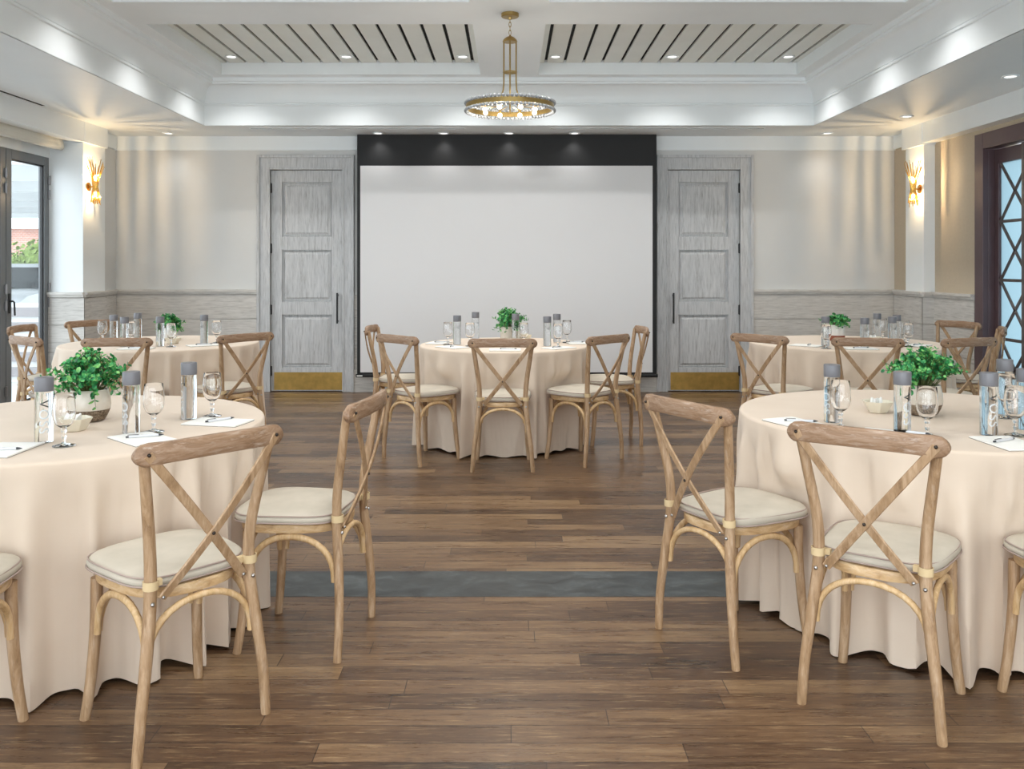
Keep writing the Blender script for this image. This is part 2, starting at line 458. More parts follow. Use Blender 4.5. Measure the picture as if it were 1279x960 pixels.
ys = [(8.70, TY - .10), (6.31, 6.89), (3.94, 4.52), (1.57, 2.15), (YF, -.22)]
for y0, y1 in ys:
    for x0, x1 in cx: b.box(x0, x1, y0, y1, ZB, ZC + .1)
struct(b.build('ceiling_beams', M['ceil']))
b = MB(); v = MB()
for y0, y1 in cy:
    for side, (x0, x1) in enumerate(cx):
        gaps = [.36 + .1858 * q for q in range(14)]
        gaps = [-g for g in reversed(gaps)] if side == 0 else gaps
        edges = [x0] + gaps + [x1]
        for q in range(len(edges) - 1):
            b.box(edges[q] + (.015 if q else 0), edges[q + 1] - (.015 if q < len(edges) - 2 else 0), y0, y1 - .008, ZC, ZC + .02)
        v.box(x0, x1, y0, y1, ZC + .03, ZC + .06)
struct(b.build('ceiling_slats', M['slat'])); struct(v.build('ceiling_void', M['void']))
struct(MB().box(-4.9, 4.6, YF, YB + .2, 3.6, 3.65).build('ceiling_deck', M['void']))

# ------------------------------------------------------------------ downlights
LIGHT_COL = (1.0, .99, .97)
def lamp(name, typ, loc, power, col, parent=None, radius=.04, spot=None, rot=None):
    L = bpy.data.lights.new(name, typ); L.energy = power; L.color = col
    L.shadow_soft_size = radius
    if spot: L.spot_size = math.radians(spot); L.spot_blend = 1.0
    o = bpy.data.objects.new(name, L); COL.objects.link(o); o.location = loc
    if rot: o.rotation_euler = rot
    if parent is not None: o.parent = parent
    return o
def make_downlight(power):
    r = empty('recessed_downlight', (0, 0, 0))
    MB().lathe([(.040, .002), (.062, 0), (.064, -.006), (.058, -.010), (.044, -.008), (.040, .002)], 24, ends=False).build('trim_ring', M['gloss_white'], r, 40)
    MB().lathe([(.041, .006), (.041, -.002), (.03, -.004)], 20).build('lens', M['lens'], r)
    lamp('lamp', 'SPOT', (0, 0, -.03), power, LIGHT_COL, r, .022, 116)
    return r
dlc = make_downlight(P_COFFER); dls = make_downlight(P_SOFFIT)
k = 0
pos = ['outermost, beside the side moulding', 'in the middle of the row', 'innermost, beside the centre beam']
for y in (8.43, 7.2, 6.05, 4.8, 3.4, 2.4, .9):
    for x, w in ((-2.66, 'left'), (-1.56, 'left'), (-.445, 'left'), (.445, 'right'), (1.56, 'right'), (2.67, 'right')):
        if y < 8 and abs(x) > 1 and abs(x) < 2: continue
        if y == 3.4: x = x * 1.15
        o = place(dlc, k, (x, y, ZC)); k += 1
        q = 0 if abs(x) > 2 else (1 if abs(x) > 1 else 2)
        if y > 8: lab = 'small round recessed downlight in the %s slatted coffer, %s' % (w, pos[q])
        else: lab = 'recessed downlight in a %s coffer overhead, in front of the far row' % w
        tag(o, lab, 'ceiling light', 'downlights in the slatted coffers')
k = 0
SOFF = [(-3.64, 9.41, 'near the left wall sconce'), (-1.40, 9.41, 'above the left end of the screen'), (-.70, 9.41, 'second from left above the screen'),
        (0, 9.41, 'above the middle of the screen behind the chandelier'), (.70, 9.41, 'above the right half of the screen'), (3.40, 9.41, 'near the corner beside the right door'),
        (3.77, 8.35, 'in front of the right wall sconce'), (3.75, 6.59, 'above the dark lattice door')]
for x, y, lab in SOFF + [(3.75, 4.8, 0), (3.75, 3.0, 0)]:
    o = place(dls, k, (x, y, ZS)); k += 1
    tag(o, 'small recessed downlight in the white soffit ' + (lab or 'overhead, nearer than the others'), 'ceiling light', 'downlights in the soffit')

# slot diffusers
for (x0, x1, y0, y1, lab) in ((-4.14, -4.10, 5.6, 7.8, 'thin black slot diffuser in the left soffit above the glazed door'),
                              (-2.67, -.46, 9.07, 9.10, 'thin grey slot diffuser in the back soffit left of the chandelier'),
                              (.43, 2.63, 9.07, 9.10, 'thin grey slot diffuser in the back soffit right of the chandelier')):
    r = empty('slot_diffuser', ((x0 + x1) / 2, (y0 + y1) / 2, ZS)); w, h = (x1 - x0) / 2, (y1 - y0) / 2
    MB().box(-w, w, -h, h, -.003, .002).build('slot', M['void'], r)
    f = MB(); e = .006
    f.box(-w - e, -w, -h - e, h + e, -.005, .002); f.box(w, w + e, -h - e, h + e, -.005, .002)
    f.box(-w, w, -h - e, -h, -.005, .002); f.box(-w, w, h, h + e, -.005, .002)
    f.build('frame', M['ceil'], r); tag(r, lab, 'air vent')

# ------------------------------------------------------------------ panelled doors in the back wall
def panel_door(n, d, hinge_left):
    x0, x1 = d; g = .004
    w = x1 - x0
    r = empty('door_%d' % n, ((x0 + x1) / 2, YB, 0)); r['kind'] = 'structure'
    X0, X1 = -w / 2 + g, w / 2 - g
    b = MB(); yb, yf = .06, .015              # back plane of the panels, front plane of the frame
    b.box(X0, X1, yb - .012, yb, .006, DTOP - g)
    st = .118
    zr = [(.006, .262), (.842, .985), (1.555, 1.70), (2.30, DTOP - g)]
    b.box(X0, X0 + st, yf, yb, .006, DTOP - g); b.box(X1 - st, X1, yf, yb, .006, DTOP - g)
    for z0, z1 in zr: b.box(X0 + st, X1 - st, yf, yb, z0, z1)
    leaf = b.build('leaf', M['wash_v'], r, bevel=.003)
    for z0, z1 in ((.262, .842), (.985, 1.555), (1.70, 2.30)):
        p = MB(); q = .05
        a0, a1, c0, c1 = X0 + st, X1 - st, z0, z1
        rings = []
        for ins, y in ((0, yb - .010), (0, yb - .020), (.012, yb - .022), (.016, yb - .030), (.022, yb - .022), (.05, yb - .036)):
            rings.append([(a0 + ins, y, c0 + ins), (a1 - ins, y, c0 + ins), (a1 - ins, y, c1 - ins), (a0 + ins, y, c1 - ins)])
        p.loft(rings).build('panel', M['wash_v'], r)
    kp = MB().box(X0 + .03, X1 - .0, yf - .003, yf, .018, .212).build('kick_plate', M['brass_plate'], r)
    kp['label'] = 'brass kick plate'
    hx = (X1 - .05) if hinge_left else (X0 + .055)
    h = MB(); y = yf - .05
    h.box(hx - .009, hx + .009, y - .009, y + .009, .75, 1.085)
    for z in (.775, 1.06): h.box(hx - .007, hx + .007, y, yf, z - .008, z + .008)
    h.build('handle', M['black_metal'], r, bevel=.002)['label'] = 'black bar pull'
    hg = X0 - .004 if hinge_left else X1 + .004
    for z in (.228, .90, 1.573, 2.235):
        q = MB().tube([(hg, yf - .012, z - .055), (hg, yf - .012, z + .055)], .010, 10)
        q.box(hg - .012, hg + .012, yf - .006, yf + .004, z - .05, z + .05)
        q.build('hinge', M['black_metal'], r)
    # dark rebate behind the leaf
    MB().box(-w / 2, w / 2, yb + .002, yb + .02, 0, DTOP).build('rebate', M['void'], r)
    return r
panel_door(1, DL, True); panel_door(2, DR, False)
def casing(x0, x1, o0, o1, zt):
    """mitred casing with an outer back band"""
    b = MB()
    for (a, c) in ((o0, x0), (x1, o1)):
        b.box(a, c, YB - .022, YB, 0, zt)
    b.box(x0, x1, YB - .022, YB, DTOP, zt)
    bd = .03
    b.box(o0, o0 + bd, YB - .04, YB, 0, zt); b.box(o1 - bd, o1, YB - .04, YB, 0, zt); b.box(o0 + bd, o1 - bd, YB - .04, YB, zt - bd, zt)
    b.box(x0 - .02, x0, YB - .03, YB, 0, DTOP + .02); b.box(x1, x1 + .02, YB - .03, YB, 0, DTOP + .02); b.box(x0, x1, YB - .03, YB, DTOP, DTOP + .02)
    return b
for d, o in ((DL, (-2.765, -1.70)), (DR, (1.617, 2.675))):
    struct(casing(d[0], d[1], o[0], o[1], 2.595).build('trim_%d' % t, M['wash_v'], bevel=.003)); t += 1

# ------------------------------------------------------------------ left glazed folding doors
def glazed_leaf(n, y1):
    """leaf from y1 back to y1-.74 in the plane X=XG"""
    w = .735
    r = empty('door_%d' % n, (XG, y1, 0)); r['kind'] = 'structure'
    z1 = 2.4445; st = .085
    f = MB()
    f.box(-.035, .025, -st, 0, .01, z1); f.box(-.035, .025, -w, -w + st, .01, z1)
    f.box(-.035, .025, -w + st, -st, .01, .11); f.box(-.035, .025, -w + st, -st, z1 - .085, z1)
    f.build('frame', M['dark_frame'], r, bevel=.004)
    bd = MB(); e = .014
    for (a0, a1) in ((-st - e, -st), (-w + st, -w + st + e)): bd.box(-.012, .012, a0, a1, .11, z1 - .085)
    for (c0, c1) in ((.11, .11 + e), (z1 - .085 - e, z1 - .085)): bd.box(-.012, .012, -w + st + e, -st - e, c0, c1)
    bd.build('bead', M['black_metal'], r)
    MB().box(-.004, .004, -w + st, -st, .11, z1 - .085).build('pane', M['pane'], r)
    for z in (.25, 1.02, 1.17, 2.08, 2.22):
        MB().tube([(.034, -.008, z - .045), (.034, -.008, z + .045)], .011, 10).box(.024, .034, -.03, .0, z - .04, z + .04).build('hinge', M['steel'], r)
    h = MB(); h.box(.025, .032, -w + .03, -w + .055, .95, 1.13)
    h.tube([(.03, -w + .043, 1.06), (.06, -w + .043, 1.06), (.068, -w + .05, 1.05), (.068, -w + .06, .93)], .008, 8)
    h.build('handle', M['black_metal'], r)
    return r
for n in range(11): glazed_leaf(3 + n, 8.679 - .745 * n)

# roman shade above the glazing
r = empty('roman_shade', (-4.37, 4.0, 2.50))
tag(r, 'cream folded roman shade drawn up above the glazed doors on the left', 'blind')
b = MB(); L0, L1 = -5.0, 4.55
for q, (z, bulge) in enumerate(((.03, .05), (.065, .045), (.10, .038))):
    ring = []
    sec = [(-.03, z + .045), (bulge * .7, z + .04), (bulge, z + .012), (bulge * .95, z - .012), (bulge * .6, z - .026), (-.03, z - .022)]
    b.loft([[(x, y, zz) for x, zz in sec] for y in (L0, L1)])
b.build('folds', M['shade_fabric'], r, 40)
MB().box(-.06, .0, L0, L1, .12, .16).build('headrail', M['gloss_white'], r)

# ------------------------------------------------------------------ right lattice doors
struct(MB().box(4.21, 4.26, 7.83, 7.97, 0, 2.56).box(4.21, 4.26, 4.6, 7.83, 2.42, 2.56).box(4.21, 4.26, 4.6, 4.74, 0, 2.42)
       .box(4.26, 4.42, 7.83, 7.97, 0, 2.56).box(4.26, 4.42, 4.74, 7.83, 2.42, 2.56).build('trim_%d' % t, M['plum'], bevel=.004)); t += 1
def lattice_leaf(n, x, y1, w):
    r = empty('door_%d' % n, (x, y1, 0)); r['kind'] = 'structure'
    st = .06; zt = 2.41
    f = MB()
    f.box(-.02, .02, -st, 0, .005, zt); f.box(-.02, .02, -w, -w + st, .005, zt)
    f.box(-.02, .02, -w + st, -st, 2.285, zt); f.box(-.02, .02, -w + st, -st, .005, .225)
    f.build('frame', M['plum'] if n == 14 else M['lattice'], r, bevel=.003)
    MB().box(.004, .010, -w + st, -st, .225, 2.285).build('pane', M['frost'], r)
    lt = MB(); zz = [2.285, 1.77, 1.255, .74, .225]
    for i in range(4):
        za, zb = zz[i], zz[i + 1]
        if i: lt.box(-.016, .002, -w + st, -st, za - .013, za + .013)
        for (p, q) in (((0, -st, za), (0, -w + st, zb)), ((0, -w + st, za), (0, -st, zb))):
            lt.strip([p, ((0), (p[1] + q[1]) / 2, (za + zb) / 2), q], (1, 0, 0), .030, .016)
    lt.build('lattice', M['lattice'], r)
    return r
lattice_leaf(14, 4.335, 7.825, .56); lattice_leaf(15, 4.285, 7.335, .66)
lattice_leaf(16, 4.335, 6.69, .66); lattice_leaf(17, 4.285, 6.04, .66); lattice_leaf(18, 4.335, 5.39, .66)

# ------------------------------------------------------------------ projection screen
YS = 9.50
r = empty('projection_screen', (-.026, YS, .197))
tag(r, 'large white projection screen with black border hanging down the back wall', 'projector screen')
hw = 1.615; zt = 2.80 - .197 - .003
MB().box(-hw, hw, 0, .004, .0, zt).build('border', M['screen_black'], r)['label'] = 'black masking border'
MB().box(-hw + .035, hw - .043, -.0015, .0, .036, 2.263).build('screen_surface', M['screen_white'], r)
b = MB().tube([(-hw - .012, 0, .0), (hw + .012, 0, .0)], .018, 12); b.build('bottom_bar', M['screen_black'], r)
MB().box(-hw + .0, -hw + .06, -.0185, -.0165, -.006, .006).build('end_tag', M['paper'], r)

# ------------------------------------------------------------------ wall sconces
def make_sconce(seed):
    """local: +x points away from the wall, origin at the waist on the wall"""
    rnd = random.Random(seed)
    r = empty('wall_sconce', (0, 0, 0))
    MB().lathe([(.045, 0), (.045, .008), (.02, .016)], 20).build('back_plate', M['gold'], r, 40).rotation_euler = (0, PI / 2, 0)
    off = .07
    MB().tube([(0, 0, 0), (off, 0, 0)], .008, 8).lathe([(.018, -.014), (.026, -.008), (.026, .008), (.018, .014)], 16, (off, 0, 0)).build('hub', M['gold'], r, 40)
    n = 18
    for q in range(n):
        a = 2 * PI * (q + .5) / n; ca, sa = math.cos(a), math.sin(a)
        rt = .105 + .02 * rnd.random(); ht = .20 + .09 * rnd.random(); hb = .13 + .05 * rnd.random(); rb = .06 + .012 * rnd.random()
        sq = .62                               # flattened towards the wall
        p = [(off + sq * ca * rb, sa * rb, -hb), (off + ca * .022, sa * .022, 0), (off + sq * ca * rt * .42, sa * rt * .42, ht * .42), (off + sq * ca * rt, sa * rt, ht)]
        MB().tube(p, [.0035, .0045, .004, .003], 6).build('rod', M['gold'], r, 60)
    for z, s in ((.085, 1), (-.07, .8)):
        MB().ball((off, 0, z), .02 * s, 12, 8, sz=1.5).build('bulb', M['bulb_s'], r, 60)
        lamp('lamp', 'POINT', (off, 0, z + .035 * (1 if z > 0 else -1)), P_SCONCE * (1.25 if z > 0 else .75), (1, .70, .38), r, .004)
    return r
sL = make_sconce(3); sL.location = (XP_L, 8.79, 2.17)
tag(sL, 'lit gold rod sconce flared like an hourglass on the left pilaster', 'wall lamp')
sR = make_sconce(5); sR.location = (XP_R, 8.83, 2.15); sR.rotation_euler = (0, 0, PI)
tag(sR, 'lit gold rod sconce flared like an hourglass on the right pilaster', 'wall lamp')

# ------------------------------------------------------------------ chandelier
CHX, CHY = .006, 6.60
r = empty('chandelier', (CHX, CHY, ZB))
tag(r, 'round brass chandelier ringed with clear beads hanging from the centre beam', 'chandelier')
MB().lathe([(.066, 0), (.066, -.022), (.060, -.028), (.016, -.030), (.012, -.045)], 28).build('canopy', M['brass'], r, 35)
for q in range(4):
    z = -.052 - .030 * q; pts = []
    for a in range(14):
        an = 2 * PI * a / 14
        u, wv = .0085 * math.cos(an), .021 * math.sin(an)
        pts.append((u, 0, z + wv) if q % 2 else (0, u, z + wv))
    MB().tube(pts, .0022, 6, closed=True).build('chain_link', M['brass'], r, 60)
zd = 3.08 - ZB
MB().lathe([(.006, zd + .028), (.010, zd + .02), (.030, zd + .012), (.050, zd - .006), (.056, zd - .02), (.053, zd - .024)], 24).build('dome', M['brass'], r, 40)
zr = 2.57 - ZB
for q in range(4):
    a = PI / 2 * q; ca, sa = math.cos(a), math.sin(a)
    prof = [(.046, zd - .01), (.046, zd - .2), (.046, 2.76 - ZB), (.050, 2.70 - ZB), (.066, 2.645 - ZB), (.10, 2.605 - ZB), (.17, zr + .012), (.325, zr)]
    MB().tube([(ca * p, sa * p, z) for p, z in prof], .0056, 8).build('rod', M['brass'], r, 60)
MB().tube([(0, 0, zd - .01), (0, 0, zr - .01)], .006, 8).build('rod', M['brass'], r, 60)
zc = 2.83 - ZB
MB().lathe([(.046, zc - .004), (.054, zc - .004), (.054, zc + .004), (.046, zc + .004), (.046, zc - .004)], 24, ends=False).box(-.046, .046, -.004, .004, zc - .004, zc + .004).box(-.004, .004, -.046, .046, zc - .004, zc + .004).build('collar', M['brass'], r, 40)
ring = MB().lathe([(.322, zr - .017), (.331, zr - .017), (.331, zr + .017), (.322, zr + .017), (.322, zr - .017)], 64, ends=False).build('ring', M['brass'], r, 40)
bead = None; back = MB(); NB = 66
for row, z in ((0, zr + .029), (1, zr - .029)):
    order = sorted(range(NB), key=lambda q: math.sin(2 * PI * q / NB))       # nearest first
    for i, q in enumerate(order):
        a = 2 * PI * q / NB; c = (.330 * math.cos(a), .330 * math.sin(a), z)
        if i >= 50: back.ball(c, .0145, 10, 6); continue
        if bead is None:
            bead = MB().ball((0, 0, 0), .0145, 10, 6).build('bead', M['bead'], ring, 80); o = bead
        else:
            o = bead.copy(); COL.objects.link(o); o.parent = ring
        o.location = c
o = back.build('bead_rows', M['bead'], r, 80); o['kind'] = 'stuff'
for q in range(8):
    a = 2 * PI * (q + .5) / 8; c = (.20 * math.cos(a), .20 * math.sin(a), zr - .03)
    MB().ball(c, .018, 14, 8).build('bulb', M['bulb'], r, 80)
    MB().lathe([(.010, .016), (.012, .04)], 12, c).tube([(c[0], c[1], c[2] + .036), (c[0] * .3, c[1] * .3, zr + .012)], .004, 6).build('socket', M['brass'], r, 40)
    if q % 2: lamp('lamp', 'POINT', (c[0], c[1], c[2] - .03), P_BULB, (1, .92, .80), r, .02)

# ------------------------------------------------------------------ cross-back chairs
def lerp(a, b, t): return a + (b - a) * t
def smoothpath(pts, n=5):
    """Catmull-Rom through points (any dimension)"""
    out = []
    for i in range(len(pts) - 1):
        p0 = pts[max(i - 1, 0)]; p1 = pts[i]; p2 = pts[i + 1]; p3 = pts[min(i + 2, len(pts) - 1)]
        for s in range(n):
            t = s / n
            out.append(tuple(.5 * ((2 * b) + (-a + c) * t + (2 * a - 5 * b + 4 * c - d) * t * t + (-a + 3 * b - 3 * c + d) * t ** 3) for a, b, c, d in zip(p0, p1, p2, p3)))
    out.append(tuple(pts[-1])); return out
def seat_outline(wf, wr, y0, y1, n=36, p=3.2, grow=0.0):
    out = []
    for k in range(n):
        a = 2 * PI * k / n; c, s = math.cos(a), math.sin(a)
        u = math.copysign(abs(c) ** (2 / p), c); v = math.copysign(abs(s) ** (2 / p), s)
        y = (y0 + y1) / 2 + v * ((y1 - y0) / 2 + grow)
        tt = (v + 1) / 2
        w = lerp(wr, wf, tt) + grow
        if v < 0: y += 0.0
        out.append((u * w, y))
    return out
def make_chair():
    r = empty('dining_chair', (0, 0, 0))
    for s in (-1, 1):
        p = smoothpath([(s * .203, -.205, 0, .0150), (s * .192, -.208, .14, .0160), (s * .172, -.200, .30, .0175), (s * .156, -.188, .45, .0180),
                        (s * .158, -.190, .58, .0170), (s * .180, -.216, .74, .0160), (s * .200, -.240, .872, .0150)], 4)
        leg = MB().tube([q[:3] for q in p], [q[3] for q in p], 10, up=(0, 1, 0)).build('leg', M['wood'], r, 60)
        bo = MB().ball((s * .158, -.188 - .019, .437), .0065, 8, 5).build('bolt', M['bolt'], leg, 60)
        q = smoothpath([(s * .186, .172, 0, .0155), (s * .174, .158, .12, .0165), (s * .165, .146, .28, .0175), (s * .163, .142, .434, .0180)], 4)
        MB().tube([w[:3] for w in q], [w[3] for w in q], 10, up=(0, 1, 0)).build('leg', M['wood'], r, 60)
    so = lambda g, z: [(x, y, z) for x, y in seat_outline(.198, .158, -.185, .200, 40, 3.0, g)]
    MB().loft([so(-.010, .428), so(-.002, .431), so(0, .437), so(0, .456), so(-.004, .461), so(-.012, .462)]).build('seat', M['wood_seat'], r, 40)
    cu = lambda g, z: [(x, y, z + .006 * math.sin(x * 9 + y * 7) * (1 if z > .49 else 0)) for x, y in seat_outline(.203, .176, -.178, .208, 44, 4.2, g)]
    cb = MB().loft([cu(-.02, .463), cu(-.004, .466), cu(.002, .473), cu(.004, .482), cu(.002, .491), cu(-.008, .499), cu(-.035, .504), cu(-.09, .507), cu(-.14, .508)])
    cush = cb.build('cushion', M['cushion'], r, 60)
    for z in (.470, .494):
        MB().tube([(x, y, z) for x, y in seat_outline(.204, .177, -.178, .208, 44, 4.2, .003 if z < .48 else -.001)], .0028, 6, closed=True).build('piping', M['piping'], cush, 60)
    for s in (-1, 1):
        b = MB().lathe([(.0185, -.012), (.0215, -.012), (.0215, .012), (.0185, .012), (.0185, -.012)], 14, (s * .156, -.190, .487), ends=False)
        b.box(min(s * .12, s * .145), max(s * .12, s * .145), -.188, -.172, .478, .496)
        b.build('strap', M['strap'], cush, 50)
    # top rail, curved back in the middle, with rounded ends
    rail = MB(); rings = []
    S = [-.232, -.229, -.222, -.21, -.19, -.15, -.1, -.05, 0, .05, .1, .15, .19, .21, .222, .229, .232]
    ry = lambda x: -.248 - .030 * (1 - (x / .225) ** 2)
    for x in S:
        e = max(0, (abs(x) - .200) / .0325); hh = .029 * math.sqrt(max(.02, 1 - e * e)); hh += .003 * math.exp(-((abs(x) - .195) / .02) ** 2)
        zc = .866 - .006 * (x / .2) ** 2 + .006; y = ry(x); th = .0125 * (1 if e < .6 else .85)
        rings.append([(x, y + th * c, zc + hh * s_) for c, s_ in ((-.7, -1), (.7, -1), (1, -.8), (1, .8), (.7, 1), (-.7, 1), (-1, .8), (-1, -.8))])
    rl = rail.loft(rings).build('top_rail', M['wood_rail'], r, 50)
    for s in (-1, 1):
        sl = MB(); pts = []
        for i in range(13):
            tt = i / 12
            x = lerp(s * .200, -s * .128, tt); z = lerp(.868, .446, tt)
            yb = lerp(-.266, -.200, tt) - .018 * math.sin(PI * tt) - (0.0045 * s + .004) * math.sin(PI * tt)
            pts.append((x, yb, z))
        sla = sl.strip(pts, (0, 1, .25), .027, .0085).build('cross_slat', M['wood'], r, 40)
        MB().ball((s * .199, -.2715, .868), .0055, 8, 5).build('screw', M['screw'], rl, 60)
        MB().ball((-s * .126, -.206, .449), .0055, 8, 5).build('screw', M['bolt'], sla, 60)
    MB().ball((0, -.2555, .611), .0055, 8, 5).build('screw', M['screw'], rl, 60)
    # bentwood arches under the seat
    def arch(a, b_, zl=.265, zh=.418, inset=0.0):
        a = Vector(a); b_ = Vector(b_); pts = []
        for i in range(17):
            an = PI * i / 16
            u = .5 - .5 * math.copysign(abs(math.cos(an)) ** .92, math.cos(an)); v = math.sin(an) ** .85 if 0 < i < 16 else 0
            p = a.lerp(b_, u); pts.append((p.x, p.y, zl + (zh - zl) * v))
        return MB().tube(pts, .0102, 8, ax=1.2)
    arch((-.163, -.184, 0), (.163, -.184, 0)).build('brace', M['wood_bent'], r, 60)
    arch((-.152, .152, 0), (.152, .152, 0)).build('brace', M['wood_bent'], r, 60)
    for s in (-1, 1):
        arch((s * .166, -.182, 0), (s * .166, .132, 0)).build('brace', M['wood_bent'], r, 60)
    return r

def vdir(ax, ay): l = math.hypot(ax, ay); return ax / l, ay / l
T1, T2, T3, T4, T5 = (1.73, 3.64, .75), (-1.74, 3.45, .75), (-.04, 6.93, .66), (-2.79, 7.07, .75), (2.71, 7.08, .75)
CH = [  # rear-foot midpoint, facing direction, label
    ((1.086, 2.66), (.60, .80), 'weathered oak cross-back chair, back to the room, in front of the right front table'),
    ((.673, 3.185), (.86, .50), 'weathered oak cross-back chair turned sideways on the aisle side of the right front table'),
    ((1.817, 2.504), (-.077, .997), 'cross-back chair cut off by the right edge, only its seat corner and a leg showing'),
    ((-.888, 2.57), (-.744, .668), 'weathered oak cross-back chair, back to the room, in front of the left front table'),
    ((-.571, 3.27), (-.99, .14), 'cross-back chair seen from the side on the aisle side of the left front table'),
    ((-1.625, 2.285), (-.10, .995), 'cross-back chair cut off by the left edge, only its seat corner and a leg showing'),
    ((-.045, 5.95), (0, 1), 'cross-back chair squarely in front of the middle table by the screen'),
    ((-.76, 6.22), (.70, .71), 'cross-back chair second from left at the middle table, turned half right'),
    ((-1.05, 7.02), (.999, -.04), 'leftmost cross-back chair of the middle table, seen edge-on before the screen'),
    ((1.0, 6.96), (-.997, -.06), 'rightmost cross-back chair of the middle table, seen edge-on before the screen'),
    ((.664, 6.187), (-.70, .715), 'cross-back chair second from right at the middle table, turned half left'),
    ((-3.78, 7.01), (1, .05), 'tan cross-back chair beside the glazed door, behind the whiter one'),
    ((-3.33, 6.24), (.60, .80), 'sunlit pale cross-back chair nearest the glazed door at the back left table'),
    ((-2.64, 6.0), (-.10, .995), 'cross-back chair in front of the back left table, behind the big plant'),
    ((-1.955, 6.36), (-.77, .63), 'cross-back chair at the right side of the back left table, near the grey door'),
    ((-3.57, 7.61), (.77, -.64), 'cross-back chair on the far side of the back left table by the pilaster'),
    ((2.43, 6.0), (.26, .965), 'cross-back chair squarely in front of the back right table'),
    ((3.06, 6.0), (-.30, .95), 'greyish cross-back chair at the right front of the back right table'),
    ((1.83, 6.27), (.75, .66), 'cross-back chair on the aisle side of the back right table, near the grey door'),
    ((3.82, 7.63), (-.92, -.39), 'cross-back chair behind the back right table against the boarded wall'),
    ((3.63, 6.69), (-.90, .44), 'cross-back chair seen edge-on before the dark lattice door'),
]
TABLE_OF = [T1, T1, T1, T2, T2, T2, T3, T3, T3, T3, T3, T4, T4, T4, T4, T4, T5, T5, T5, T5, T5]
CHAIRS_AT = {}
ch0 = make_chair()
for k, ((px, py), f, lab) in enumerate(CH):
    fx, fy = vdir(*f)
    if k > 10: px -= .05 * fx; py -= .05 * fy
    X, Y, R = TABLE_OF[k]
    for q in range(200):
        s_ = 1 + (q // 2) * .001 * (1 if q % 2 else -1)
        if math.hypot(px * s_ - X, py * s_ - Y) >= R + .37: break
    px *= s_; py *= s_
    CHAIRS_AT.setdefault(TABLE_OF[k], []).append((px + .205 * fx - X, py + .205 * fy - Y, fx, fy))
    place(ch0, k, (px + .205 * fx, py + .205 * fy, 0), math.atan2(fy, fx) - PI / 2)
chairs = [o for o in COL.objects if o.type == 'EMPTY' and o.name.startswith('dining_chair')]
for o, (_, _, lab) in zip(chairs, CH): tag(o, lab, 'chair', 'cross-back chairs around the tables')

# ------------------------------------------------------------------ tables and cloths
ZT = .765
def clear_of(rad, th, z, seats):
    """pull the cloth in where a seat front or a front leg presses on it"""
    if z > .60: return rad
    r0 = rad
    for cx_, cy_, fx, fy in seats:
        while rad > .3:
            x = rad * math.cos(th) - cx_; y = rad * math.sin(th) - cy_
            u = x * fy - y * fx; v = x * fx + y * fy
            if v > -.1 and (abs(u) / .235) ** 4 + (max(v, 0) / .228) ** 4 < 1: rad -= .004
            else: break
    w = 1 if z < .53 else (.60 - z) / .07
    return r0 + (rad - r0) * w
def cloth_mesh(R, seed, nf, seats):
    rnd = random.Random(seed); n = 384
    # fold centres at uneven spacing
    ws = [.55 + rnd.random() for _ in range(nf)]; tot = sum(ws); cum = [0]
    for w in ws: cum.append(cum[-1] + w / tot * 2 * PI)
    amp = [.55 + .65 * rnd.random() for _ in range(nf)]; sharp = [1.1 + rnd.random() * 1.6 for _ in range(nf)]; st = [rnd.random() * .35 for _ in range(nf)]
    def fold(th):
        for i in range(nf):
            if th < cum[i + 1]:
                u = (th - cum[i]) / (cum[i + 1] - cum[i])
                return (.5 - .5 * math.cos(2 * PI * u)) ** sharp[i] * amp[i], st[i]
        return 0, 0
    F = [fold(2 * PI * k / n) for k in range(n)]
    b = MB(); rings = []
    for rr in (.02, .3, .6, .85, .95, .985): rings.append([(rr * R * math.cos(2 * PI * k / n), rr * R * math.sin(2 * PI * k / n), ZT) for k in range(n)])
    for d, zz in ((-.004, -.0015), (.001, -.005), (.004, -.012)):
        rings.append([((R + d) * math.cos(2 * PI * k / n), (R + d) * math.sin(2 * PI * k / n), ZT + zz) for k in range(n)])
    for i in range(1, 23):
        tt = i / 22; ring = []
        for k in range(n):
            th = 2 * PI * k / n; f, s0 = F[k]
            q = max(0, (tt - s0 * .5) / (1 - s0 * .5)); q = q ** .7
            rad = R + .004 - .070 * q + f * (.122 * q + .016 * min(1, tt * 6)) + .006 * math.sin(3 * th + seed) * tt
            zbot = .006 + .014 * (1 - min(1, f)) + .006 * math.sin(5 * th + seed)
            zbot = max(.004, zbot)
            zz = lerp(ZT - .012, zbot, tt); rad = clear_of(rad, th, zz, seats)
            ring.append((rad * math.cos(th), rad * math.sin(th), zz))
        rings.append(ring)
    # turn back inside at the hem
    rings.append([(x * .995, y * .995, z + .003) for x, y, z in rings[-1]])
    b.loft(rings, caps=False)
    b.f.append(tuple(range(n))); b.m.append(0)
    return b
def table(T, seed, nf, lab, tlab):
    X, Y, R = T
    r = empty('round_table', (X, Y, 0)); tag(r, tlab, 'table', 'round tables under cloths')
    MB().lathe([(R - .035, ZT - .034), (R - .03, ZT - .030), (R - .03, ZT - .008), (R - .035, ZT - .004)], 48).build('table_top', M['board'], r, 40)
    for sx in (-1, 1):
        for sy in (-1, 1):
            MB().tube([(sx * R * .5, sy * R * .5, 0), (sx * R * .5, sy * R * .5, ZT - .03)], .016, 10).build('leg', M['black_metal'], r, 40)
    c = cloth_mesh(R, seed, nf, CHAIRS_AT[T]).build('tablecloth', M['cloth'], None, 70); c.location = (X, Y, 0)
    tag(c, lab, 'tablecloth', 'beige round tablecloths')
table(T1, 11, 30, 'beige floor-length cloth draped over the right front table', 'round table under the cloth at front right')
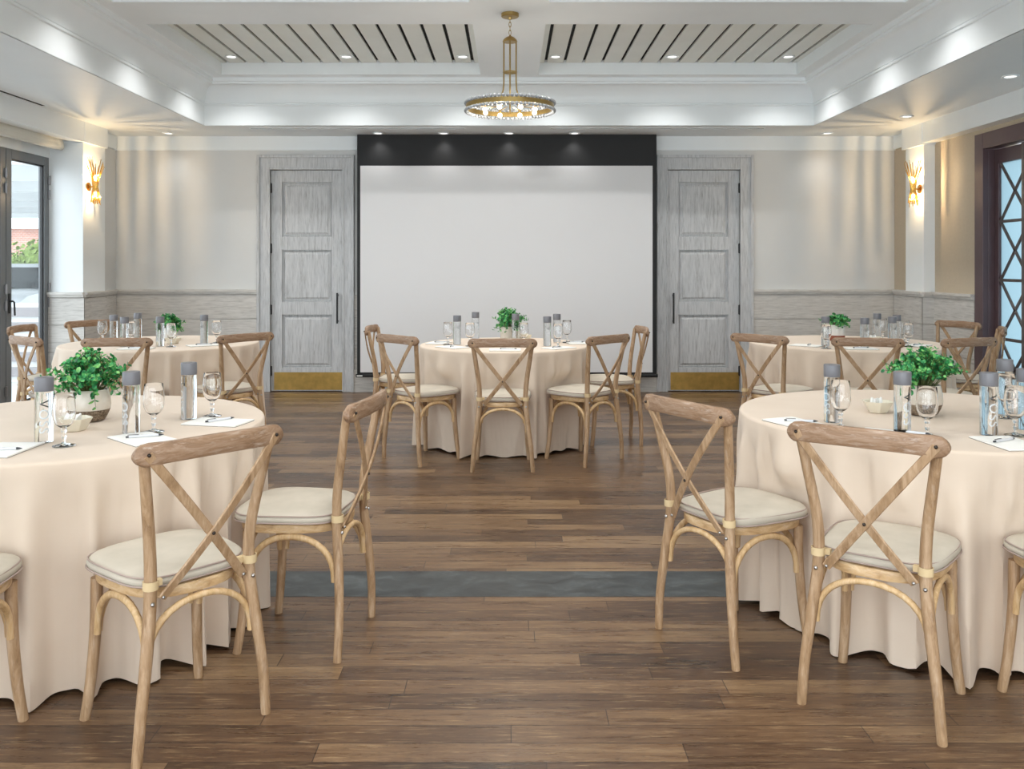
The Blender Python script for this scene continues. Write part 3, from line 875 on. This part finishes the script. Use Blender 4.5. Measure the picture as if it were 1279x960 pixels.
table(T2, 23, 30, 'beige floor-length cloth draped over the left front table', 'round table under the cloth at front left')
table(T3, 31, 24, 'beige floor-length cloth draped over the middle table by the screen', 'round table under the cloth before the screen')
table(T4, 47, 26, 'beige cloth draped over the back left table near the glazed door', 'round table under the cloth at back left')
table(T5, 59, 26, 'beige cloth draped over the back right table near the lattice door', 'round table under the cloth at back right')

def at(px, Z): return ((px - CXP) / FPX * Z, Z, ZT + .0005)

# ------------------------------------------------------------------ water bottles
def make_bottle():
    r = empty('water_bottle', (0, 0, 0))
    MB().lathe([(.024, .0), (.0285, .001), (.0300, .004), (.0300, .172), (.0295, .178), (.026, .181)], 32).build('body', M['bottle'], r, 40)
    MB().lathe([(.027, .179), (.0305, .179), (.0312, .182), (.0312, .224), (.0300, .227), (.02, .228)], 32).build('cap', M['cap'], r, 40)
    tc = bpy.data.curves.new('lettering', 'FONT'); tc.body = 'VOSS'; tc.size = .037; tc.space_character = 1.15
    to = bpy.data.objects.new('lettering', tc); COL.objects.link(to)
    bpy.context.view_layer.update()
    me = bpy.data.meshes.new_from_object(to.evaluated_get(bpy.context.evaluated_depsgraph_get()))
    bpy.data.objects.remove(to)
    me.name = 'lettering'
    xs = [v.co.x for v in me.vertices]; x0, x1 = min(xs), max(xs)
    sc = .115 / (x1 - x0)
    for v in me.vertices:                      # runs down the bottle, wrapped round it, facing -y
        u = (v.co.y - .013) * sc; zz = .150 - (v.co.x - x0) * sc
        a = u / .0303
        v.co = (.0303 * math.sin(a), -.0303 * math.cos(a), zz)
    me.materials.clear(); me.materials.append(M['print'])
    o = bpy.data.objects.new('lettering', me); COL.objects.link(o); o.parent = r
    return r
BOT = [
    (55, 3.075, .5, 'leftmost on the left front table, beside a goblet'),
    (164, 3.237, -.5, 'on the left front table, just right of the big pot'),
    (236, 3.54, -.9, 'rightmost on the left front table, behind a notepad'),
    (1039, 3.47, -1.1, 'leftmost on the right front table, behind a goblet'),
    (1127, 3.237, .25, 'on the right front table, just in front of the big plant'),
    (1235, 3.206, .1, 'on the right front table, standing at a notepad corner'),
    (1255, 3.657, .8, 'farthest back at the right of the right front table'),
    (1281, 3.316, .6, 'cut off by the right edge on the right front table'),
    (571, 6.90, .2, 'leftmost on the middle table, beside a goblet'),
    (594, 7.40, .9, 'second from left on the middle table'),
    (644, 7.10, -.4, 'on the middle table, directly in front of the plant pot'),
    (683.5, 6.765, .3, 'on the middle table, front of the pair right of the plant'),
    (695.5, 7.12, -.9, 'on the middle table, rear of the pair right of the plant'),
    (142, 6.98, .9, 'leftmost on the back left table'),
    (155.5, 6.70, 1.9, 'second from left on the back left table'),
    (172, 7.27, .5, 'third from left on the back left table, standing farthest back'),
    (200, 6.75, .2, 'in front of the small plant on the back left table'),
    (255, 6.98, -.2, 'rightmost on the back left table'),
    (1031, 6.74, .6, 'leftmost on the back right table, in front of the terracotta pot'),
    (1080, 6.58, .1, 'on the back right table, first to the right of the plant'),
    (1095.5, 7.2, -.5, 'on the back right table, tallest standing right of the plant'),
    (1114.5, 6.72, .3, 'on the back right table, front of the overlapping pair'),
    (1120, 6.98, 1.3, 'on the back right table, rear of the overlapping pair'),
]
b0 = make_bottle()
for k, (px, Z, rot, lab) in enumerate(BOT):
    o = place(b0, k, at(px, Z), rot)
    tag(o, 'grey-capped water bottle ' + lab, 'bottle', 'water bottles on the tables')

# ------------------------------------------------------------------ goblets
def make_goblet():
    r = empty('water_goblet', (0, 0, 0))
    out = [(.007, .062), (.016, .066), (.027, .076), (.0345, .092), (.0375, .110), (.0372, .130), (.0350, .155), (.0328, .178)]
    inn = [(a - .0016, z + .001) for a, z in reversed(out[1:])]
    MB().lathe(out + [(.0322, .1787)] + inn[1:] + [(.002, .069)], 32, ends=False).build('bowl', M['stem'], r, 70)
    MB().lathe([(.0055, .008), (.0050, .022), (.0075, .030), (.0095, .036), (.0065, .042), (.0085, .050), (.0100, .056), (.0075, .0625)], 20).build('stem', M['stem'], r, 70)
    MB().lathe([(.034, 0), (.0372, .0012), (.0365, .003), (.024, .0062), (.010, .010), (.0055, .014)], 32).build('foot', M['stem'], r, 60)
    return r
GOB = [
    (80, 3.007, 'leftmost on the left front table, in front of a bottle'),
    (192, 3.26, 'on the left front table, right of the middle bottle'),
    (265, 3.60, 'rightmost on the left front table, by the notepad'),
    (1050, 3.349, 'leftmost on the right front table, in front of a bottle'),
    (1158, 3.176, 'on the right front table, in front of the big pot'),
    (1257, 3.56, 'on the right front table, in front of the farthest bottle'),
    (1268, 3.19, 'nearest the right edge on the right front table'),
    (559.5, 6.83, 'leftmost on the middle table'),
    (587, 6.75, 'on the middle table beside the second bottle from left'),
    (654, 6.75, 'on the middle table just right of the plant pot'),
    (697, 6.63, 'on the middle table, front one right of the plant'),
    (708, 7.05, 'rightmost on the middle table'),
    (128, 7.02, 'leftmost on the back left table, before a chair rail'),
    (163, 6.9, 'among the left bottles on the back left table'),
    (213.5, 6.70, 'on the back left table, in front of the small plant'),
    (270.5, 7.02, 'rightmost on the back left table'),
    (1032, 6.56, 'leftmost on the back right table, in front of a bottle'),
    (1102.5, 7.3, 'on the back right table beside the tallest bottle'),
    (1130, 7.02, 'on the back right table, back one of the right pair'),
    (1134.5, 6.70, 'on the back right table, front one of the right pair'),
]
g0 = make_goblet()
for k, (px, Z, lab) in enumerate(GOB):
    o = place(g0, k, at(px, Z), 0); tag(o, 'clear stemmed goblet ' + lab, 'glass', 'water goblets on the tables')

# ------------------------------------------------------------------ notepads and pens
def make_pad():
    r = empty('notepad', (0, 0, 0))
    MB().box(-.115, .115, -.075, .075, 0, .0015).build('backing_board', M['board'], r)
    MB().box(-.1145, .1145, -.0745, .0745, .0015, .006).build('sheets', M['paper'], r)
    return r
def make_pen():
    r = empty('pen', (0, 0, 0))
    MB().tube([(-.048, 0, 0), (-.03, 0, 0), (.0, 0, 0), (.05, 0, 0)], [.0045, .005, .005, .0045], 10).build('barrel', M['pen'], r, 50)
    MB().tube([(.05, 0, 0), (.058, 0, 0), (.068, 0, 0)], [.0046, .0035, .0008], 10).build('tip', M['pen_dark'], r, 50)
    MB().strip([(-.052, 0, .0065), (-.03, 0, .007), (-.015, 0, .0062)], (0, 0, 1), .004, .0015).tube([(-.058, 0, 0), (-.048, 0, 0)], .0035, 8).build('clip', M['pen_dark'], r, 50)
    return r
PAD = [
    ((-1.14, 3.45), -12, (0.0, .01), 50, 'on the left front table, rightmost, beneath a goblet'),
    ((-1.30, 3.12), -43, (.0, .01), 25, 'on the left front table, behind the nearest chair rail'),
    ((-1.68, 2.93), 90, (.0, -.02), 5, 'on the left front table, cut off by the left edge'),
    ((1.12, 3.43), -67, (.015, .01), -12, 'on the right front table, leftmost, by the aisle chair'),
    ((1.40, 3.20), -33, (.06, .0), -40, 'mostly hidden by a chair rail on the right front table'),
    ((1.725, 3.04), -87, (-.01, .015), 30, 'on the right front table, at the right edge of the picture'),
    ((-.56, 7.02), 75, (.02, 0), 20, 'leftmost on the middle table'),
    ((-.43, 6.64), -45, (.0, 0), 80, 'second from left on the middle table'),
    ((-.03, 6.43), 0, (.02, 0), -8, 'at the front of the middle table, above a chair rail'),
    ((.37, 6.58), 40, (-.02, 0), 60, 'second from right on the middle table'),
    ((.53, 7.02), 100, (0, 0), -20, 'rightmost on the middle table'),
    ((-2.36, 6.80), 35, (0, 0), 30, 'on the right half of the back left table'),
    ((-2.76, 6.52), 0, (0, 0), 15, 'at the front of the back left table'),
    ((2.29, 6.78), -42, (.02, 0), 60, 'on the left half of the back right table'),
    ((2.60, 6.52), -5, (.0, 0), 10, 'at the front of the back right table'),
    ((3.14, 6.78), 45, (.0, 0), 40, 'on the right half of the back right table'),
]
p0 = make_pad(); n0 = make_pen()
for k, ((x, y), a, (dx, dy), pa, lab) in enumerate(PAD):
    o = place(p0, k, (x, y, ZT + .0005), math.radians(a)); tag(o, 'white paper notepad ' + lab, 'notepad', 'notepads on the tables')
    o = place(n0, k, (x + dx, y + dy, ZT + .0117), math.radians(pa)); tag(o, 'pen on the notepad ' + lab, 'pen', 'pens on the notepads')

# ------------------------------------------------------------------ faceted bowls with sachets
def make_bowl():
    r = empty('condiment_bowl', (0, 0, 0))
    MB().lathe([(.036, 0), (.040, .003), (.064, .046), (.0655, .048), (.061, .048), (.038, .009), (.002, .008)], 6).build('bowl', M['bowl'], r, bevel=.002)
    return r
BW = [((1096, 3.70), 'cream six-sided bowl on the right front table, left of the big plant'), ((93, 3.29), 'cream six-sided bowl on the left front table, behind a goblet'),
      ((216, 6.95), 'cream six-sided bowl on the back left table, before the plant'), ((1091, 7.05), 'cream six-sided bowl on the back right table among bottles'),
      ((655, 7.25), 'cream six-sided bowl on the middle table beside the plant pot')]
w0 = make_bowl(); sachet = None
for k, ((px, Z), lab) in enumerate(BW):
    o = place(w0, k, at(px, Z), .35 + k); tag(o, lab, 'bowl', 'cream bowls on the tables')
    for q in range(3):
        if sachet is None:
            sachet = MB().box(-.018, .018, -.004, .004, -.022, .022).build('sachet', M['packet'], None, bevel=.002); s_ = sachet
        else:
            s_ = sachet.copy(); COL.objects.link(s_)
        p = at(px, Z)
        s_.location = (p[0] + (-.018 + .014 * q), p[1] + .006 * (q - 1), p[2] + .037); s_.rotation_euler = (.35 * (q - 1), .5 - .5 * q, .3 + .5 * q)
        tag(s_, 'white sachet in the ' + lab.replace(' six-sided', ''), 'sachet', 'sachets in the ' + lab)

# ------------------------------------------------------------------ potted plants
def foliage(seed, nst, spread, height, leaf, droop, z0):
    rnd = random.Random(seed); fo = MB(); tw = MB()
    for s in range(nst):
        a = rnd.random() * 2 * PI; e = rnd.random() ** .65
        rad = spread * e * (.75 + .35 * rnd.random()); top = height * (1 - .62 * e ** 1.7) * (.72 + .36 * rnd.random())
        if e > .8 and rnd.random() < droop: top = -height * .35 * rnd.random()
        st = Vector((.045 * math.cos(a) * e, .045 * math.sin(a) * e, z0 - .01)); en = Vector((rad * math.cos(a), rad * math.sin(a), z0 + top))
        mid = st.lerp(en, .5) + Vector((0, 0, .03 + .35 * max(0, height * .5 - top) * e)); pts = []
        for i in range(8):
            u = i / 7; pts.append(st * (1 - u) ** 2 + mid * 2 * u * (1 - u) + en * u * u)
        tw.tube(pts, [.0013] * 7 + [.0006], 4)
        for i in range(2, 8):
            for sd in (0, 1):
                if rnd.random() < .08: continue
                p = pts[i]; d = (pts[i] - pts[i - 1]).normalized()
                an = i * 1.57 + sd * PI + rnd.uniform(-.4, .4)
                o = d.orthogonal().normalized(); o2 = d.cross(o); out = (o * math.cos(an) + o2 * math.sin(an)) * .8 + d * .45 + Vector((0, 0, .15)); out.normalize()
                side = out.cross(d)
                if side.length < 1e-3: side = out.orthogonal()
                side.normalize(); nr = side.cross(out).normalized()
                L = leaf * (.65 + .6 * rnd.random()) * (.75 if i == 7 else 1)
                vs = [p + out * L * .10]
                for (lu, lv, up) in ((.35, .42, .10), (.8, .52, .16), (1.25, .40, .14), (1.55, 0, .05), (1.25, -.40, .14), (.8, -.52, .16), (.35, -.42, .10)):
                    vs.append(p + out * L * lu + side * L * lv * 1.15 + nr * L * up)
                c = p + out * L * .85 + nr * L * .0
                fo.add(vs + [c], [(8, q, q + 1) for q in range(0, 7)] + [(8, 7, 0)])
    return fo, tw
def plant(loc, seed, nst, spread, height, leaf, z0, pot, lab, droop=.35):
    r = empty('potted_plant', loc); tag(r, lab, 'plant', 'green plants on the tables')
    pot(r)
    fo, tw = foliage(seed, nst, spread, height, leaf, droop, z0)
    fo.build('foliage', M['leaf'], r); tw.build('stems', M['twig'], r)
def pot_round(s=1.0):
    def mk(r):
        prof = [(.040, 0), (.052, .002), (.060, .010), (.070, .030), (.0765, .048), (.0785, .062), (.0765, .090), (.0715, .115), (.069, .124), (.066, .126), (.063, .122), (.062, .110)]
        prof = [(a * s, z * s) for a, z in prof]
        MB().lathe(prof, 40, mi=[1, 1, 1, 1] + [0] * 7).build('pot', [M['glaze'], M['stoneware']], r, 60)['label'] = 'beige glazed pot with rough grey base'
        MB().lathe([(.06 * s, .104 * s), (.0625 * s, .112 * s)], 24).build('soil', M['soil'], r)
    return mk
def pot_cyl(rad, h, hb, top, bot):
    def mk(r):
        MB().lathe([(rad * .88, 0), (rad * .9, .002), (rad * .94, hb), (rad, h - .003), (rad - .002, h), (rad - .007, h), (rad - .008, h - .02)], 36, mi=[1, 1, 0, 0, 0, 0]).build('pot', [M[top], M[bot]], r, 50)
        MB().lathe([(rad - .012, h - .022), (rad - .009, h - .014)], 24).build('soil', M['soil'], r)
    return mk
plant(at(112, 3.50), 5, 105, .165, .155, .0145, .125, pot_round(), 'bushy green plant in a two-tone beige pot on the left front table')
plant(at(1152, 3.64), 8, 105, .165, .155, .0145, .125, pot_round(), 'bushy green plant in a two-tone beige pot on the right front table')
plant(at(634.5, 7.30), 12, 80, .17, .15, .015, .115, pot_cyl(.066, .115, .012, 'glaze', 'black_metal'), 'dark green plant in a pale pot on the middle table before the screen')
plant(at(211, 7.28), 15, 80, .125, .12, .014, .10, pot_cyl(.066, .105, .022, 'white_pot', 'stoneware'), 'small green plant on the back left table behind bottle and goblet')
plant(at(1045.5, 7.25), 19, 70, .135, .085, .014, .13, pot_cyl(.066, .132, .045, 'white_pot', 'terracotta'), 'small green plant in a white and terracotta pot on the back right table')

# ------------------------------------------------------------------ terrace outside the glazed doors
struct(MB().box(-40, -4.9, -6, 60, -.12, -.02).build('ground', paint('pale terrace paving', lin(214, 216, 216), .8, .05)))
M['ext_white'] = paint('white painted steel', lin(226, 228, 228), .5)
M['ext_grey'] = paint('grey timber slat', lin(150, 146, 148), .7)
M['brick'] = None
k = N('pink brick'); br = k.n('ShaderNodeTexBrick'); k.l(k.coord(rot=(PI / 2, 0, 0)), br.inputs['Vector'])
br.inputs['Scale'].default_value = 4; br.inputs['Color1'].default_value = lin(196, 140, 122); br.inputs['Color2'].default_value = lin(178, 124, 108); br.inputs['Mortar'].default_value = lin(200, 188, 180)
k.base(br.outputs['Color']); k.set(Roughness=.9); M['brick'] = k.m
r = empty('pergola', (-9.8, 15.8, 0)); tag(r, 'white steel canopy of beams outside the glazed door', 'pergola')
for q in range(7):
    y = -5.6 + q * 1.9
    MB().box(-4.4, 4.7, y, y + .16, 2.56, 2.80).build('beam', M['ext_white'], r)
for x in (-4.5, -1.5, 1.6, 4.7): MB().box(x - .07, x + .07, -6.0, 6.3, 2.80, 2.96).build('girder', M['ext_grey'], r)
MB().box(-4.6, 4.8, -6.0, 6.3, 3.02, 3.05).build('roof_sheet', M['ext_white'], r)
for x in (-4.4, 4.6):
    for y in (-5.5, 5.9): MB().box(x - .06, x + .06, y, y + .12, -.02, 2.8).build('post', M['ext_white'], r)
r = empty('slat_fence', (-6.1, 10.6, 0)); tag(r, 'low fence of grey and white boards outside the glazed door', 'fence')
for q in range(5): MB().box(-1.2, 1.2, 0, .03, -.0 + .05 + q * .18, .05 + q * .18 + .11).build('board', M['ext_grey'], r)
MB().box(-1.2, 1.2, .04, .08, -.02, .93).build('panel', M['ext_white'], r)
r = empty('parked_car', (-10.4, 19.6, -.02)); tag(r, 'silver white parked car seen through the glazed door', 'car')
body = MB(); secs = []
for y, zlo, zbelt, hw in ((-2.2, .35, .62, .70), (-2.0, .22, .80, .84), (-1.0, .2, .92, .88), (0, .2, .95, .9), (1.2, .2, .97, .9), (2.0, .25, .93, .84), (2.15, .35, .75, .75)):
    secs.append([(-hw, y, zlo), (hw, y, zlo), (hw * 1.0, y, (zlo + zbelt) / 2), (hw * .93, y, zbelt), (-hw * .93, y, zbelt), (-hw, y, (zlo + zbelt) / 2)])
body.loft(secs).build('body', paint('silver white car paint', lin(224, 228, 232), .2), r, 50)
cab = MB().loft([[(-.80, -1.0, .93), (.80, -1.0, .93), (.80, 2.0, .93), (-.80, 2.0, .93)], [(-.66, -.25, 1.38), (.66, -.25, 1.38), (.66, 1.6, 1.38), (-.66, 1.6, 1.38)]])
cab.build('windows', paint('dark car glass', lin(48, 54, 58), .08), r)
for y in (.1, .95):
    for sx in (-1, 1): MB().strip([(sx * .815, y, .93), (sx * .675, y, 1.38)], (1, 0, 0), .07, .03).build('pillar', M['ext_white'], r)
MB().loft([[(-.68, -.28, 1.37), (.68, -.28, 1.37), (.68, 1.64, 1.37), (-.68, 1.64, 1.37)], [(-.6, -.1, 1.45), (.6, -.1, 1.45), (.6, 1.5, 1.45), (-.6, 1.5, 1.45)]]).build('roof', paint('silver car roof', lin(224, 228, 232), .2), r)
for sx in (-1, 1):
    for y in (-1.35, 1.35):
        MB().tube([(sx * .72, y, .31), (sx * .92, y, .31)], .31, 20, up=(0, 0, 1)).build('wheel', M['black_metal'], r, 40)
fo, tw = foliage(77, 260, 1.5, 1.1, .10, .1, 1.0)
r = empty('shrub', (-12.6, 24.0, -.02)); tag(r, 'round yellow green shrub behind the parked car', 'shrub')
fo.build('foliage', paint('yellow green leaf', lin(150, 176, 84), .6, .2, 8), r); tw.tube([(0, 0, 0), (0, 0, .95)], .05, 8).build('stems', M['twig'], r)
r = empty('brick_building', (-15.5, 29, 0)); tag(r, 'pale brick building beyond the shrub outside', 'building')
MB().box(-5, 5, 0, 4, -.02, 2.6).build('wall', M['brick'], r)
MB().box(-5.3, 5.3, -.3, 4.3, 2.6, 2.9).build('roof', M['ext_white'], r)
